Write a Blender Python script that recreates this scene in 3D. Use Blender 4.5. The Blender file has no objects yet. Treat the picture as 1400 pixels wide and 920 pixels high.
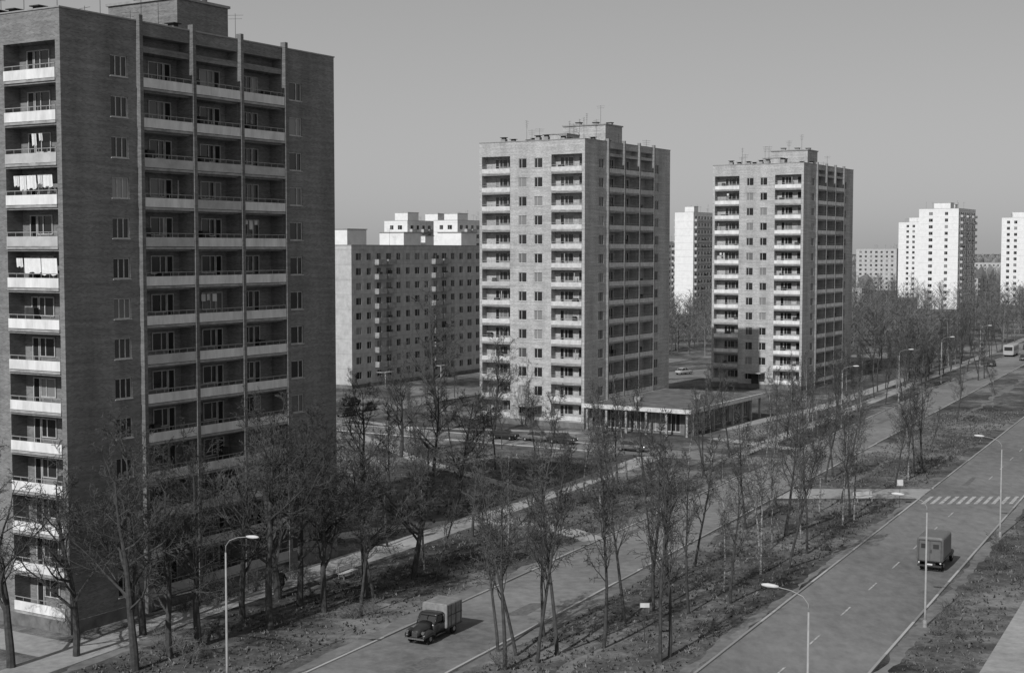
import bpy, math, random
from mathutils import Vector, Matrix
scene = bpy.context.scene
rnd = random.Random(7)
ROT = math.radians(31.2)
RD = 0.51                      # road direction: dx per dy
RN = math.hypot(RD, 1)

# ------------------------------------------------------------ materials
def new_mat(name):
    m = bpy.data.materials.new(name); m.use_nodes = True
    nt = m.node_tree; b = nt.nodes['Principled BSDF']
    return m, nt, b
def g(v): return (v, v, v, 1)
def noisemat(name, base, var=0.25, scale=1.0, rough=0.9, scale2=None, metallic=0, stretch=None, spec=0.2, detail=3):
    m, nt, b = new_mat(name); N = nt.nodes; L = nt.links
    tc = N.new('ShaderNodeTexCoord'); out = tc.outputs['Object']
    if stretch:
        mp = N.new('ShaderNodeMapping'); mp.inputs['Scale'].default_value = stretch
        L.new(out, mp.inputs[0]); out = mp.outputs[0]
    n1 = N.new('ShaderNodeTexNoise'); n1.inputs['Scale'].default_value = scale; n1.inputs['Detail'].default_value = detail
    n1.inputs['Roughness'].default_value = 0.65
    L.new(out, n1.inputs['Vector']); src = n1.outputs[0]; lo, hi = .3, .7
    if scale2:
        n2 = N.new('ShaderNodeTexNoise'); n2.inputs['Scale'].default_value = scale2; n2.inputs['Detail'].default_value = 3
        L.new(out, n2.inputs['Vector'])
        ad = N.new('ShaderNodeMath'); ad.operation = 'ADD'
        L.new(n1.outputs[0], ad.inputs[0]); L.new(n2.outputs[0], ad.inputs[1]); src = ad.outputs[0]; lo, hi = .7, 1.3
    mr = N.new('ShaderNodeMapRange'); mr.inputs[1].default_value = lo; mr.inputs[2].default_value = hi
    mr.inputs[3].default_value = base*(1-var); mr.inputs[4].default_value = base*(1+var)
    L.new(src, mr.inputs[0])
    L.new(mr.outputs[0], b.inputs['Base Color'])
    b.inputs['Roughness'].default_value = rough; b.inputs['Metallic'].default_value = metallic
    b.inputs['Specular IOR Level'].default_value = spec
    return m
def fastmat(name, base, var=.3):
    m, nt, b = new_mat(name); N = nt.nodes; L = nt.links
    oi = N.new('ShaderNodeObjectInfo'); mr = N.new('ShaderNodeMapRange'); mr.inputs[3].default_value = base*(1-var); mr.inputs[4].default_value = base*(1+var)
    L.new(oi.outputs['Random'], mr.inputs[0]); L.new(mr.outputs[0], b.inputs['Base Color']); b.inputs['Roughness'].default_value = 1; b.inputs['Specular IOR Level'].default_value = 0
    return m
def islandmat(name, base, var=.4):
    m, nt, b = new_mat(name); N = nt.nodes; L = nt.links
    oi = N.new('ShaderNodeNewGeometry'); mr = N.new('ShaderNodeMapRange'); mr.inputs[3].default_value = base*(1-var); mr.inputs[4].default_value = base*(1+var)
    L.new(oi.outputs['Random Per Island'], mr.inputs[0]); L.new(mr.outputs[0], b.inputs['Base Color']); b.inputs['Roughness'].default_value = 1; b.inputs['Specular IOR Level'].default_value = 0
    return m
def brickmat(name, base, contrast=0.25):
    m, nt, b = new_mat(name); N = nt.nodes; L = nt.links
    tc = N.new('ShaderNodeTexCoord'); sp = N.new('ShaderNodeSeparateXYZ'); L.new(tc.outputs['Object'], sp.inputs[0])
    ad = N.new('ShaderNodeMath'); ad.operation = 'ADD'; L.new(sp.outputs[0], ad.inputs[0]); L.new(sp.outputs[1], ad.inputs[1])
    cb = N.new('ShaderNodeCombineXYZ'); L.new(ad.outputs[0], cb.inputs[0]); L.new(sp.outputs[2], cb.inputs[1])
    br = N.new('ShaderNodeTexBrick'); L.new(cb.outputs[0], br.inputs[0])
    br.inputs['Color1'].default_value = g(base*(1-contrast)); br.inputs['Color2'].default_value = g(base*(1+contrast*.6)); br.inputs['Mortar'].default_value = g(base*1.25)
    br.inputs['Scale'].default_value = 1; br.inputs['Mortar Size'].default_value = 0.008
    br.inputs['Brick Width'].default_value = 0.26; br.inputs['Row Height'].default_value = 0.088
    mp = N.new('ShaderNodeMapping'); mp.inputs['Scale'].default_value = (0.22, 3.4, 1); L.new(cb.outputs[0], mp.inputs[0])
    n1 = N.new('ShaderNodeTexNoise'); n1.inputs['Scale'].default_value = 1; n1.inputs['Detail'].default_value = 4; L.new(mp.outputs[0], n1.inputs[0])
    # vertical weather streaks + large blotches
    mp2 = N.new('ShaderNodeMapping'); mp2.inputs['Scale'].default_value = (.55, .09, 1); L.new(cb.outputs[0], mp2.inputs[0])
    n2 = N.new('ShaderNodeTexNoise'); n2.inputs['Scale'].default_value = 1; n2.inputs['Detail'].default_value = 4; L.new(mp2.outputs[0], n2.inputs[0])
    a2 = N.new('ShaderNodeMath'); a2.operation = 'ADD'; L.new(n1.outputs[0], a2.inputs[0]); L.new(n2.outputs[0], a2.inputs[1])
    mr = N.new('ShaderNodeMapRange'); mr.inputs[1].default_value = .65; mr.inputs[2].default_value = 1.35; mr.inputs[3].default_value = .70; mr.inputs[4].default_value = 1.30
    L.new(a2.outputs[0], mr.inputs[0])
    mx = N.new('ShaderNodeVectorMath'); mx.operation = 'SCALE'; L.new(br.outputs[0], mx.inputs[0]); L.new(mr.outputs[0], mx.inputs['Scale'])
    L.new(mx.outputs[0], b.inputs['Base Color']); b.inputs['Roughness'].default_value = .92; b.inputs['Specular IOR Level'].default_value = .1
    return m
def glassmat(name, lo=0.015, hi=0.3, p=0.72):
    m, nt, b = new_mat(name); N = nt.nodes; L = nt.links
    ge = N.new('ShaderNodeNewGeometry'); cr = N.new('ShaderNodeValToRGB')
    L.new(ge.outputs['Random Per Island'], cr.inputs[0])
    e = cr.color_ramp.elements; e[0].color = g(lo); e[1].color = g(hi); e[1].position = 1.0
    x = cr.color_ramp.elements.new(p); x.color = g(lo*2.5)
    L.new(cr.outputs[0], b.inputs['Base Color']); b.inputs['Roughness'].default_value = .12
    b.inputs['Specular IOR Level'].default_value = .5
    return m
M_brick_d = brickmat('brick_dark', 0.205); M_brick_l = brickmat('brick_light', 0.41); M_rib_d = brickmat('rib_brick_dark_shaded', 0.17); M_rib_l = brickmat('rib_brick_shaded', 0.24)  # rib materials: wall brick darkened so sunlit ribs read as shaded
M_panel = noisemat('concrete_panel', .47, .18, .8); M_white = noisemat('whitewashed_panel', .80, .08, .7)
M_whited = noisemat('painted_parapet', .72, .2, 1.2, stretch=(1, 1, .3)); M_parl = noisemat('parapet_grey', .58, .2, 1.5)
M_frame = noisemat('window_frame', .5, .2, 2); M_glass = glassmat('window_glass')
M_conc = noisemat('weathered_concrete', .33, .3, 1.2); M_roof = noisemat('roof_felt', .13, .4, .5)
M_dark = noisemat('dark_metal', .05, .3, 3, .6); M_metal = noisemat('galvanised_metal', .3, .2, 2, .5)
M_plinth = noisemat('plinth', .16, .3, 1)
M_cloth = noisemat('laundry_cloth', .8, .08, 3)
M_asph = noisemat('asphalt', .19, .32, 1.1, .95, .07, stretch=(1,.5,1), detail=5); M_asph2 = noisemat('old_asphalt', .21, .36, 1.0, .95, .09, detail=5)
M_path = noisemat('dusty_path', .34, .28, 1.5, .95, .15, detail=5); M_kerb = islandmat('kerb_stone', .36, .3)
M_paint = noisemat('road_paint', .42, .5, 2.2, detail=5); M_bark = noisemat('bark', .065, .4, 3)
M_twig = fastmat('twigs', .09, .3); M_shrub = fastmat('shrub_twigs', .13, .35)
M_far = islandmat('haze_toned_twigs', .13, .5)  # lightened to paint aerial haze into the far twig colour
M_pole = noisemat('concrete_pole', .34, .15, 2); M_lum = noisemat('luminaire', .6, .08, 2, .5)
M_rubber = noisemat('tyre_rubber', .02, .3, 5); M_cdark = noisemat('car_paint_dark', .03, .15, 3, .3, spec=.5)
M_clight = noisemat('car_paint_light', .4, .08, 3, .35, spec=.5); M_cmid = noisemat('car_paint_grey', .13, .1, 3, .4, spec=.5)
M_box = noisemat('van_box_paint', .24, .25, 2.5, .7); M_cglass = glassmat('car_glass', .02, .04, .5)
M_chrome = noisemat('chrome', .7, .05, 3, .25, metallic=1)
M_coat = noisemat('coat_cloth', .04, .3, 5); M_skin = noisemat('skin', .4, .1, 5); M_coat2 = noisemat('light_coat_cloth', .14, .2, 5)
def birchmat():
    m, nt, b = new_mat('birch_bark'); N = nt.nodes; L = nt.links
    tc = N.new('ShaderNodeTexCoord'); mp = N.new('ShaderNodeMapping'); mp.inputs['Scale'].default_value = (3, 3, 6); L.new(tc.outputs['Object'], mp.inputs[0])
    n = N.new('ShaderNodeTexNoise'); n.inputs['Scale'].default_value = 1.2; n.inputs['Detail'].default_value = 3; L.new(mp.outputs[0], n.inputs[0])
    cr = N.new('ShaderNodeValToRGB'); L.new(n.outputs[0], cr.inputs[0])
    e = cr.color_ramp.elements; e[0].position = .40; e[0].color = g(.09); e[1].position = .6; e[1].color = g(.32)
    L.new(cr.outputs[0], b.inputs['Base Color']); b.inputs['Roughness'].default_value = .9
    return m
M_birch = birchmat()
def groundmat():
    m, nt, b = new_mat('spring_grass_and_soil'); N = nt.nodes; L = nt.links
    tc = N.new('ShaderNodeTexCoord')
    def noise(s, d=8, r=.6):
        n = N.new('ShaderNodeTexNoise'); n.inputs['Scale'].default_value = s; n.inputs['Detail'].default_value = d; n.inputs['Roughness'].default_value = r
        L.new(tc.outputs['Object'], n.inputs[0]); return n
    a = noise(.07, 5, .6); c = noise(.45, 8, .9)
    m1 = N.new('ShaderNodeMath'); m1.operation = 'ADD'; L.new(a.outputs[0], m1.inputs[0]); L.new(c.outputs[0], m1.inputs[1])
    cr = N.new('ShaderNodeValToRGB')
    mr = N.new('ShaderNodeMapRange'); mr.inputs[1].default_value = .74; mr.inputs[2].default_value = 1.26; L.new(m1.outputs[0], mr.inputs[0]); L.new(mr.outputs[0], cr.inputs[0])
    e = cr.color_ramp.elements; e[0].position = .1; e[0].color = g(.035); e[1].position = .95; e[1].color = g(.30)
    x = e.new(.5); x.color = g(.115)
    L.new(cr.outputs[0], b.inputs['Base Color']); b.inputs['Roughness'].default_value = 1; b.inputs['Specular IOR Level'].default_value = 0
    return m
M_ground = groundmat()

# ------------------------------------------------------------ mesh helpers
def link(o): scene.collection.objects.link(o); return o
def empty(name, loc=(0, 0, 0), rz=0):
    o = bpy.data.objects.new(name, None); o.location = loc; o.rotation_euler = (0, 0, rz); o.empty_display_size = .5
    return link(o)
class MB:
    def __init__(s): s.v = []; s.f = []
    def quad(s, *p):
        n = len(s.v); s.v += [tuple(q) for q in p]; s.f.append(tuple(range(n, n+len(p))))
    def box(s, x0, x1, y0, y1, z0, z1):
        n = len(s.v)
        s.v += [(x0,y0,z0),(x1,y0,z0),(x1,y1,z0),(x0,y1,z0),(x0,y0,z1),(x1,y0,z1),(x1,y1,z1),(x0,y1,z1)]
        s.f += [tuple(n+i for i in q) for q in ((3,2,1,0),(4,5,6,7),(0,1,5,4),(1,2,6,5),(2,3,7,6),(3,0,4,7))]
    def bm(s, M, u0, u1, z0, z1, d0, d1):
        a = M(u0, z0, d0); b = M(u1, z1, d1)
        s.box(min(a[0],b[0]),max(a[0],b[0]),min(a[1],b[1]),max(a[1],b[1]),z0,z1)
    def tube(s, pts, rad, sides=6, cap=True):
        pts = [Vector(p) for p in pts]; n0 = len(s.v); k = len(pts)
        for i, p in enumerate(pts):
            t = (pts[min(i+1, k-1)]-pts[max(i-1, 0)])
            if t.length < 1e-6: t = Vector((0, 0, 1))
            t.normalize()
            a = t.cross(Vector((0.13, 0.97, 0.2)));
            if a.length < .05: a = t.cross(Vector((1, 0, 0)))
            a.normalize(); b = t.cross(a); r = rad[i]
            for j in range(sides):
                an = 2*math.pi*j/sides
                s.v.append(tuple(p + a*(r*math.cos(an)) + b*(r*math.sin(an))))
        for i in range(k-1):
            for j in range(sides):
                j2 = (j+1) % sides
                s.f.append((n0+i*sides+j, n0+i*sides+j2, n0+(i+1)*sides+j2, n0+(i+1)*sides+j))
        if cap:
            s.f.append(tuple(n0+(k-1)*sides+j for j in range(sides)))
            s.f.append(tuple(n0+j for j in reversed(range(sides))))
    def loft(s, secs, n=16, e=3.5):
        n0 = len(s.v)
        for (x, yc, w, z0, z1) in secs:
            for j in range(n):
                a = 2*math.pi*(j+.5)/n; ca, sa = math.cos(a), math.sin(a)
                y = math.copysign(abs(ca)**(2/e), ca)*w; z = math.copysign(abs(sa)**(2/e), sa)
                s.v.append((x, yc+y, (z0+z1)/2+z*(z1-z0)/2))
        for i in range(len(secs)-1):
            for j in range(n):
                j2 = (j+1) % n
                s.f.append((n0+i*n+j, n0+i*n+j2, n0+(i+1)*n+j2, n0+(i+1)*n+j))
        s.f.append(tuple(n0+j for j in reversed(range(n)))); s.f.append(tuple(n0+(len(secs)-1)*n+j for j in range(n)))
    def mesh(s, name, mat, smooth=False):
        me = bpy.data.meshes.new(name); me.from_pydata(s.v, [], s.f); me.materials.append(mat)
        if smooth: me.polygons.foreach_set('use_smooth', [True]*len(me.polygons))
        me.update(); return me
    def obj(s, name, mat, parent=None, smooth=False):
        o = bpy.data.objects.new(name, s.mesh(name, mat, smooth)); link(o)
        if parent: o.parent = parent
        return o

# ------------------------------------------------------------ building parts
class Bld:
    def __init__(s):
        s.p = {}
    def __getitem__(s, k):
        if k not in s.p: s.p[k] = MB()
        return s.p[k]
def facade(B, M, L, z0, z1, ops):
    us = sorted(set([0, L]+[o[0] for o in ops]+[o[1] for o in ops]))
    W = B['walls']
    for i in range(len(us)-1):
        uc = (us[i]+us[i+1])/2; col = [o for o in ops if o[0] < uc < o[1]]
        start = z0
        for o in sorted(col, key=lambda q: q[2])+[(0, 0, z1, z1, 0)]:
            if o[2] > start+1e-4:
                W.quad(M(us[i], start, 0), M(us[i+1], start, 0), M(us[i+1], o[2], 0), M(us[i], o[2], 0))
            start = o[3]
    for (u0, u1, a, b, d) in ops:
        W.quad(M(u0,a,0),M(u0,b,0),M(u0,b,d),M(u0,a,d)); W.quad(M(u1,a,0),M(u1,b,0),M(u1,b,d),M(u1,a,d))
        W.quad(M(u0,a,0),M(u1,a,0),M(u1,a,d),M(u0,a,d)); W.quad(M(u0,b,0),M(u1,b,0),M(u1,b,d),M(u0,b,d))
def window(B, M, u0, u1, z0, z1, d, n=2, sill=True):
    B['window_glass'].quad(M(u0,z0,d), M(u1,z0,d), M(u1,z1,d), M(u0,z1,d))
    F = B['window_frames']; t = .07
    F.bm(M,u0,u1,z0,z0+t,d-.06,d+.01); F.bm(M,u0,u1,z1-t,z1,d-.06,d+.01)
    F.bm(M,u0,u0+t,z0+t,z1-t,d-.06,d+.01); F.bm(M,u1-t,u1,z0+t,z1-t,d-.06,d+.01)
    for k in range(1, n):
        u = u0+(u1-u0)*k/n if n != 2 else u0+(u1-u0)*.62
        F.bm(M,u-t/2,u+t/2,z0+t,z1-t,d-.055,d+.01)
    if sill: F.bm(M,u0-.05,u1+.05,z0-.06,z0-.003,-.06,d)
def loggia(B, M, u0, u1, zf, zt, depth, panel, proud=.04, flip=False, r=rnd, ph=.72, wash=.1):
    B['walls'].quad(M(u0,zf,depth),M(u1,zf,depth),M(u1,zt,depth),M(u0,zt,depth))
    w = u1-u0; a = u0+w*(.40 if not flip else .22)
    wins = [(a, a+1.5, zf+.85, zf+2.2, 2), (a+1.56, a+2.25, zf+.1, zf+2.2, 1)]
    if w > 4.4: wins.append((u0+.25, u0+1.2, zf+.85, zf+2.2, 1))
    for (p, q, z0, z1, n) in wins:
        if q < u1-.05: window(B, M, p, q, z0, z1, depth-.03, n, False)
    B['balcony_slabs'].bm(M,u0+.004,u1-.004,zf-.14,zf+.02,-proud-.06,.25)
    pn = panel if r.random() > .15 else 'weathered_parapets'
    B[pn].bm(M,u0+.02,u1-.02,zf+.06,zf+ph,-proud-.05,-proud+.02)
    R = B['balcony_rails']; R.bm(M,u0+.02,u1-.02,zf+ph+.26,zf+ph+.31,-proud-.03,-proud+.02)
    k = 6
    for i in range(k+1):
        u = u0+.06+(u1-u0-.16)*i/k; R.bm(M,u,u+.035,zf+ph,zf+ph+.26,-proud-.02,-proud+.01)
    x = r.random()
    if x < .32:
        uu = r.uniform(u0+.4, u1-1.2); B['balcony_clutter'].bm(M,uu,uu+r.uniform(.5,.9),zf+.05,zf+r.uniform(.9,1.5),.7,1.1)
    elif x < .32+wash:
        uu = r.uniform(u0+.4, u1-1.8)
        for q in range(r.randint(1, 3)):
            hh = r.uniform(.3,.8); B['hung_washing'].bm(M,uu,uu+r.uniform(.25,.5),zf+2.1-hh,zf+2.1,.45,.46); uu += .6
    if r.random() < .14:
        uu = r.uniform(u0+.3, u1-.6); B['balcony_planks'].bm(M,uu,uu+.12,zf+.05,zf+2.1,.3,.34)
def antenna(B, x, y, z, h, r):
    A = B['roof_antennas']; A.tube([(x,y,z),(x,y,z+h)],[.03,.022],4)
    a = r.uniform(0,3.1)
    for k in range(r.randint(2,4)):
        zz = z+h-.15-k*.3; l = .7-.1*k; A.tube([(x-l*math.cos(a),y-l*math.sin(a),zz),(x+l*math.cos(a),y+l*math.sin(a),zz)],[.018,.018],3)

def tower_parts(seed, wash=.1):
    r = random.Random(seed); B = Bld(); W_, L_, ZT = 18.0, 29.0, 42.0
    FH = 2.8; Z0 = 1.0
    Mf = lambda u,z,d: (-u, d, z); Ms = lambda u,z,d: (-d, u, z)
    Mb = lambda u,z,d: (-u, L_-d, z); Ml = lambda u,z,d: (-W_+d, u, z)
    ops = []
    for i in range(14):
        zf = Z0+FH*i
        for (a, b) in ((.45, 5.55), (12.6, 17.55)):
            ops.append((a, b, zf, zf+2.52, 1.35)); loggia(B, Mf, a, b, zf, zf+2.52, 1.35, 'parapets', .03, a > 6, r, wash=wash)
        for uc in (7.75, 10.45):
            ops.append((uc-.7, uc+.7, zf+.65, zf+2.1, .14)); window(B, Mf, uc-.7, uc+.7, zf+.65, zf+2.1, .14)
    facade(B, Mf, W_, 0, ZT, ops)
    for MM in (Ms, Ml):
        ops = []
        for i in range(14):
            zf = Z0+FH*i
            for (a, b) in ((7.15, 12.05), (12.4, 17.2), (17.55, 22.35)):
                ops.append((a, b, zf, zf+2.52, 1.3))
                loggia(B, MM, a, b, zf, zf+2.52, 1.3, 'parapets', .24, a > 14, r, wash=.06)
            for uc in (5.15, 24.0):
                w = .78
                ops.append((uc-w, uc+w, zf+.6, zf+2.05, .14)); window(B, MM, uc-w, uc+w, zf+.6, zf+2.05, .14, 3 if uc < 10 else 2)
        for (a, b) in ((7.15, 12.05), (12.4, 17.2), (17.55, 22.35)):
            ops.append((a, b, 40.35, 41.1, 1.0)); B['walls'].quad(MM(a,40.35,1.0),MM(b,40.35,1.0),MM(b,41.1,1.0),MM(a,41.1,1.0))
        facade(B, MM, L_, 0, ZT, ops)
        for u in (6.95, 12.22, 17.38, 22.55):
            B['ribs'].bm(MM, u-.16, u+.16, 0, ZT+.45, -.36, .12)
    ops = []
    for i in range(14):
        zf = Z0+FH*i
        for uc in (3, 6.2, 9, 12, 15): ops.append((uc-.7,uc+.7,zf+.65,zf+2.1,.14)); window(B, Mb, uc-.7, uc+.7, zf+.65, zf+2.1, .14)
    facade(B, Mb, W_, 0, ZT, ops)
    P = B['plinth']; P.box(-W_-.06,.06,-.06,0.02,0,.85); P.box(-.02,.06,.021,L_+.06,0,.85)
    B['roof'].quad((-W_,0,41.2),(0,0,41.2),(0,L_,41.2),(-W_,L_,41.2))
    C = B['roof_coping']; C.box(-W_-.06,.06,-.06,.24,42.0,42.1); C.box(-W_-.06,.06,L_-.24,L_+.06,42.0,42.1)
    C.box(-.24,.06,.241,L_-.241,42.0,42.1); C.box(-W_-.06,-W_+.24,.241,L_-.241,42.0,42.1)
    B['inner_parapet'].box(-W_+.05,-.05,.23,.235,41.2,42); B['inner_parapet'].box(-.235,-.23,.3,L_-.3,41.2,42)
    H = B['lift_house']; H.box(-12.5,-5,16,21.7,41.21,45.4)
    H.box(-11.5,-8,9,13,41.21,43.6)
    B['roof_coping'].box(-12.65,-4.85,15.85,21.85,45.4,45.6); B['roof_coping'].box(-11.6,-7.9,8.9,13.1,43.6,43.75)
    for (x,y) in ((-15.5,3),(-14,3.3),(-9.5,3),(-8.2,3.2),(-5,2.6),(-14,8),(-4,10),(-14.5,20),(-3.5,14),(-6,6),(-12,6)):
        h = 42.4+r.random()*.5
        B['roof_vents'].box(x-.4,x+.4,y-.35,y+.35,41.21,h); B['vent_caps'].box(x-.3,x+.3,y-.25,y+.25,h,h+.22); B['vent_caps'].box(x-.48,x+.48,y-.42,y+.42,h+.22,h+.29)
    for (x,y) in ((-10.5,17.5),(-8,18.5),(-6.3,20)):
        B['roof_vents'].box(x-.4,x+.4,y-.3,y+.3,45.61,46.0); B['vent_caps'].box(x-.5,x+.5,y-.4,y+.4,46.0,46.12)
    for k in range(18): antenna(B, r.uniform(-16,-2), r.uniform(2,27), 41.2, r.uniform(2.2,5.0), r)
    antenna(B, -7, 18.2, 45.5, 3.2, r); antenna(B, -10, 19.2, 45.5, 2.2, r)
    B['entrance_canopy'].box(-11,-7.2,-2.2,-.1,2.95,3.12)
    B['balcony_clutter'].box(-9.8,-8.4,-.12,-.03,.9,2.9)
    return B
def place(B, name, loc, mats, rz=-ROT, extra=None):
    e = empty(name, loc, rz)
    for k, mb in B.p.items():
        mb.obj(k, mats.get(k, M_conc), e)
    return e
base_m = dict(window_glass=M_glass, window_frames=M_frame, balcony_slabs=M_conc, balcony_rails=M_metal, balcony_clutter=M_dark, hung_washing=M_parl, balcony_planks=M_conc,
              weathered_parapets=M_panel, roof=M_roof, roof_coping=M_metal, inner_parapet=M_conc, roof_vents=M_conc, vent_caps=M_dark, roof_antennas=M_dark, plinth=M_plinth, entrance_canopy=M_conc)
A1 = (-29.9, 95.0); A2 = (10.5, 206.0); A3 = (53.6, 262.5)
BT = tower_parts(3)
Wm = BT['hung_washing_lines']
def sheet(mb, x0, x1, y, zt, h, r):
    n = 8; 
    for i in range(n):
        a = x0+(x1-x0)*i/n; b = x0+(x1-x0)*(i+1)/n
        ya = y+.06*math.sin(i*1.9); yb = y+.06*math.sin((i+1)*1.9); h0 = h*(1+.08*math.sin(i*1.3)); h1 = h*(1+.08*math.sin((i+1)*1.3))
        mb.quad((a,ya,zt),(b,yb,zt),(b,yb+.05,zt-h1),(a,ya+.05,zt-h0))
for (fl, items) in ((10, [(-5.1,-4.6,.7),(-4.5,-3.9,1.0),(-3.8,-2.9,.9),(-2.7,-2.3,.6),(-2.2,-1.3,.8)]), (8, [(-4.2,-2.6,1.0),(-2.5,-1.0,1.1),(-5.0,-4.4,.6)]), (11, [(-3.2,-2.8,.8),(-2.5,-2.2,.5)])):
    for (a,b,h) in items: sheet(Wm, a, b, .25, 1+2.8*fl+2.05, h, rnd)
mats = dict(base_m, walls=M_brick_d, ribs=M_rib_d, parapets=M_whited, lift_house=M_brick_d, hung_washing_lines=M_cloth)
place(BT, 'brick_apartment_tower', (A1[0], A1[1], 0), mats)
matsl = dict(base_m, walls=M_brick_l, ribs=M_rib_l, parapets=M_parl, lift_house=M_brick_l)
place(tower_parts(11, .04), 'brick_apartment_tower', (A2[0], A2[1], 0), matsl)
place(tower_parts(23, .04), 'brick_apartment_tower', (A3[0], A3[1], 0), dict(matsl, parapets=M_whited))

def block_parts(seed, W_, L_, nfl, bay=3.2, balc=(3,4), fh=2.8, z0=.9, houses=(), fcols=None):
    r = random.Random(seed); B = Bld(); ZT = z0+nfl*fh+.8
    Mf = lambda u,z,d: (-u, d, z); Ms = lambda u,z,d: (-d, u, z); Mb = lambda u,z,d: (-u, L_-d, z); Ml = lambda u,z,d: (-W_+d, u, z)
    for (M, L, bl, side) in ((Mf, W_, False, 0), (Ms, L_, True, 1), (Mb, W_, False, 0), (Ml, L_, True, 1)):
        ops = []; n = max(1, int(L/bay)); off = (L-n*bay)/2
        for c in range(n):
            uc = off+bay*(c+.5)
            if side == 0 and fcols is not None and c not in fcols: continue
            isb = bl and (c % (balc[1]) in (balc[0], (balc[0]+1) % balc[1]))
            for i in range(nfl):
                zf = z0+fh*i; w = .7 if c % 3 else .85
                ops.append((uc-w, uc+w, zf+.75, zf+2.15, .12)); window(B, M, uc-w, uc+w, zf+.75, zf+2.15, .12, 2, False)
                if isb and i > 0:
                    B['balcony_slabs'].bm(M, uc-1.35, uc+1.35, zf-.1, zf+.05, -.95, 0.02)
                    B['balcony_parapets'].bm(M, uc-1.35, uc+1.35, zf+.08, zf+.95, -.98, -.92)
                    B['balcony_parapets'].bm(M, uc-1.35, uc-1.3, zf+.08, zf+.95, -.918, -.02); B['balcony_parapets'].bm(M, uc+1.3, uc+1.35, zf+.08, zf+.95, -.918, -.02)
                    if r.random() < .3: B['balcony_clutter'].bm(M, uc-.8, uc+.1, zf+.1, zf+r.uniform(1,1.7), -.8, -.4)
        facade(B, M, L, 0, ZT, ops)
        for i in range(nfl+1):
            B['panel_joints'].bm(M, 0.02, L-.02, z0+fh*i-.03, z0+fh*i+.03, -.012, .01)
        if side:
            for c in range(n+1):
                u = off+bay*c; B['panel_joints'].bm(M, u-.02, u+.02, z0, ZT-.1, -.010, .01)
    B['roof'].quad((-W_,0,ZT-.4),(0,0,ZT-.4),(0,L_,ZT-.4),(-W_,L_,ZT-.4))
    C = B['roof_coping']; C.box(-W_-.1,.1,-.1,.2,ZT,ZT+.1); C.box(-W_-.1,.1,L_-.2,L_+.1,ZT,ZT+.1); C.box(-.2,.1,.201,L_-.201,ZT,ZT+.1); C.box(-W_-.1,-W_+.2,.201,L_-.201,ZT,ZT+.1)
    for (x0,x1,y0,y1,h) in houses:
        B['lift_houses'].box(x0,x1,y0,y1,ZT-.39,ZT+h); C.box(x0-.15,x1+.15,y0-.15,y1+.15,ZT+h,ZT+h+.15)
    for k in range(int(L_/4)): antenna(B, r.uniform(-W_+1,-1), r.uniform(1,L_-1), ZT-.4, r.uniform(2,4), r)
    B['plinth'].box(-W_-.05,.05,-.05,0.02,0,.7); B['plinth'].box(-.02,.05,.021,L_,0,.7)
    return B
pm = dict(base_m, walls=M_panel, panel_joints=M_conc, balcony_parapets=M_conc, lift_houses=M_white)
wm = dict(base_m, walls=M_white, panel_joints=M_panel, balcony_parapets=M_panel, lift_houses=M_white, roof_coping=M_panel)
e = block_parts(5, 12, 78, 9, 3.2, (2,6), houses=((-9,-2.5,2,8,3.0),(-9,-3,21,27,2.6),(-8,-4,30,33,2.0),(-9,-3,42,48,2.8),(-9,-3,62,68,2.8)), fcols=(1,))
ent = e['entrance_porches']
for yy in (9, 28, 47, 66):
    ent.box(.05,2.2,yy-1.4,yy+1.4,2.5,2.65); ent.box(1.9,2.1,yy-1.3,yy-1.1,0,2.5); ent.box(1.9,2.1,yy+1.1,yy+1.3,0,2.5)
place(e, 'panel_apartment_block', (-30, 266, 0), pm)
place(block_parts(6, 9, 34, 12, 3.2, (2,3), houses=((-7,-2,3,9,2.6),(-7,-2,20,26,2.6))), 'white_apartment_block', (-33, 450, 0), wm)
place(block_parts(7, 9, 30, 12, 3.2, (1,3), houses=((-7,-2,3,9,2.2),)), 'white_apartment_block', (-17, 445, 0), wm)
place(block_parts(8, 8, 26, 14, 3.0, (0,2), houses=((-6,-2,5,9,2.4),), fcols=()), 'white_apartment_tower', (71.5, 562, 0), wm)
place(block_parts(9, 12, 30, 10, 3.2, (1,3)), 'white_apartment_block', (70, 640, 0), wm)
place(block_parts(10, 16.8, 30, 15, 3.3, (1,3), houses=((-12,-5,6,12,2.6),(-10,-6,18,22,2.2)), fcols=(1,3)), 'white_apartment_tower', (190, 607, 0), wm)
place(block_parts(12, 13, 26, 14, 3.2, (1,3), houses=((-9,-3,6,12,2.6),), fcols=(1,2)), 'white_apartment_tower', (219, 760, 0), wm)
place(block_parts(13, 12.4, 28, 14, 3.2, (1,3), houses=((-9,-3,6,12,2.6),), fcols=(1,2)), 'white_apartment_tower', (236, 650, 0), wm)
place(block_parts(14, 26, 44, 9, 3.4, (1,5)), 'panel_apartment_block', (243, 900, 0), dict(pm, walls=M_panel))
place(block_parts(15, 36, 14, 2, 3.4, (9,10)), 'low_service_building', (172, 700, 0), pm)
place(block_parts(17, 30, 12, 3, 3.4, (9,10)), 'low_service_building', (262, 800, 0), pm)
place(block_parts(16, 60, 14, 5, 3.4, (1,4)), 'panel_apartment_block', (420, 1150, 0), pm)

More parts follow.
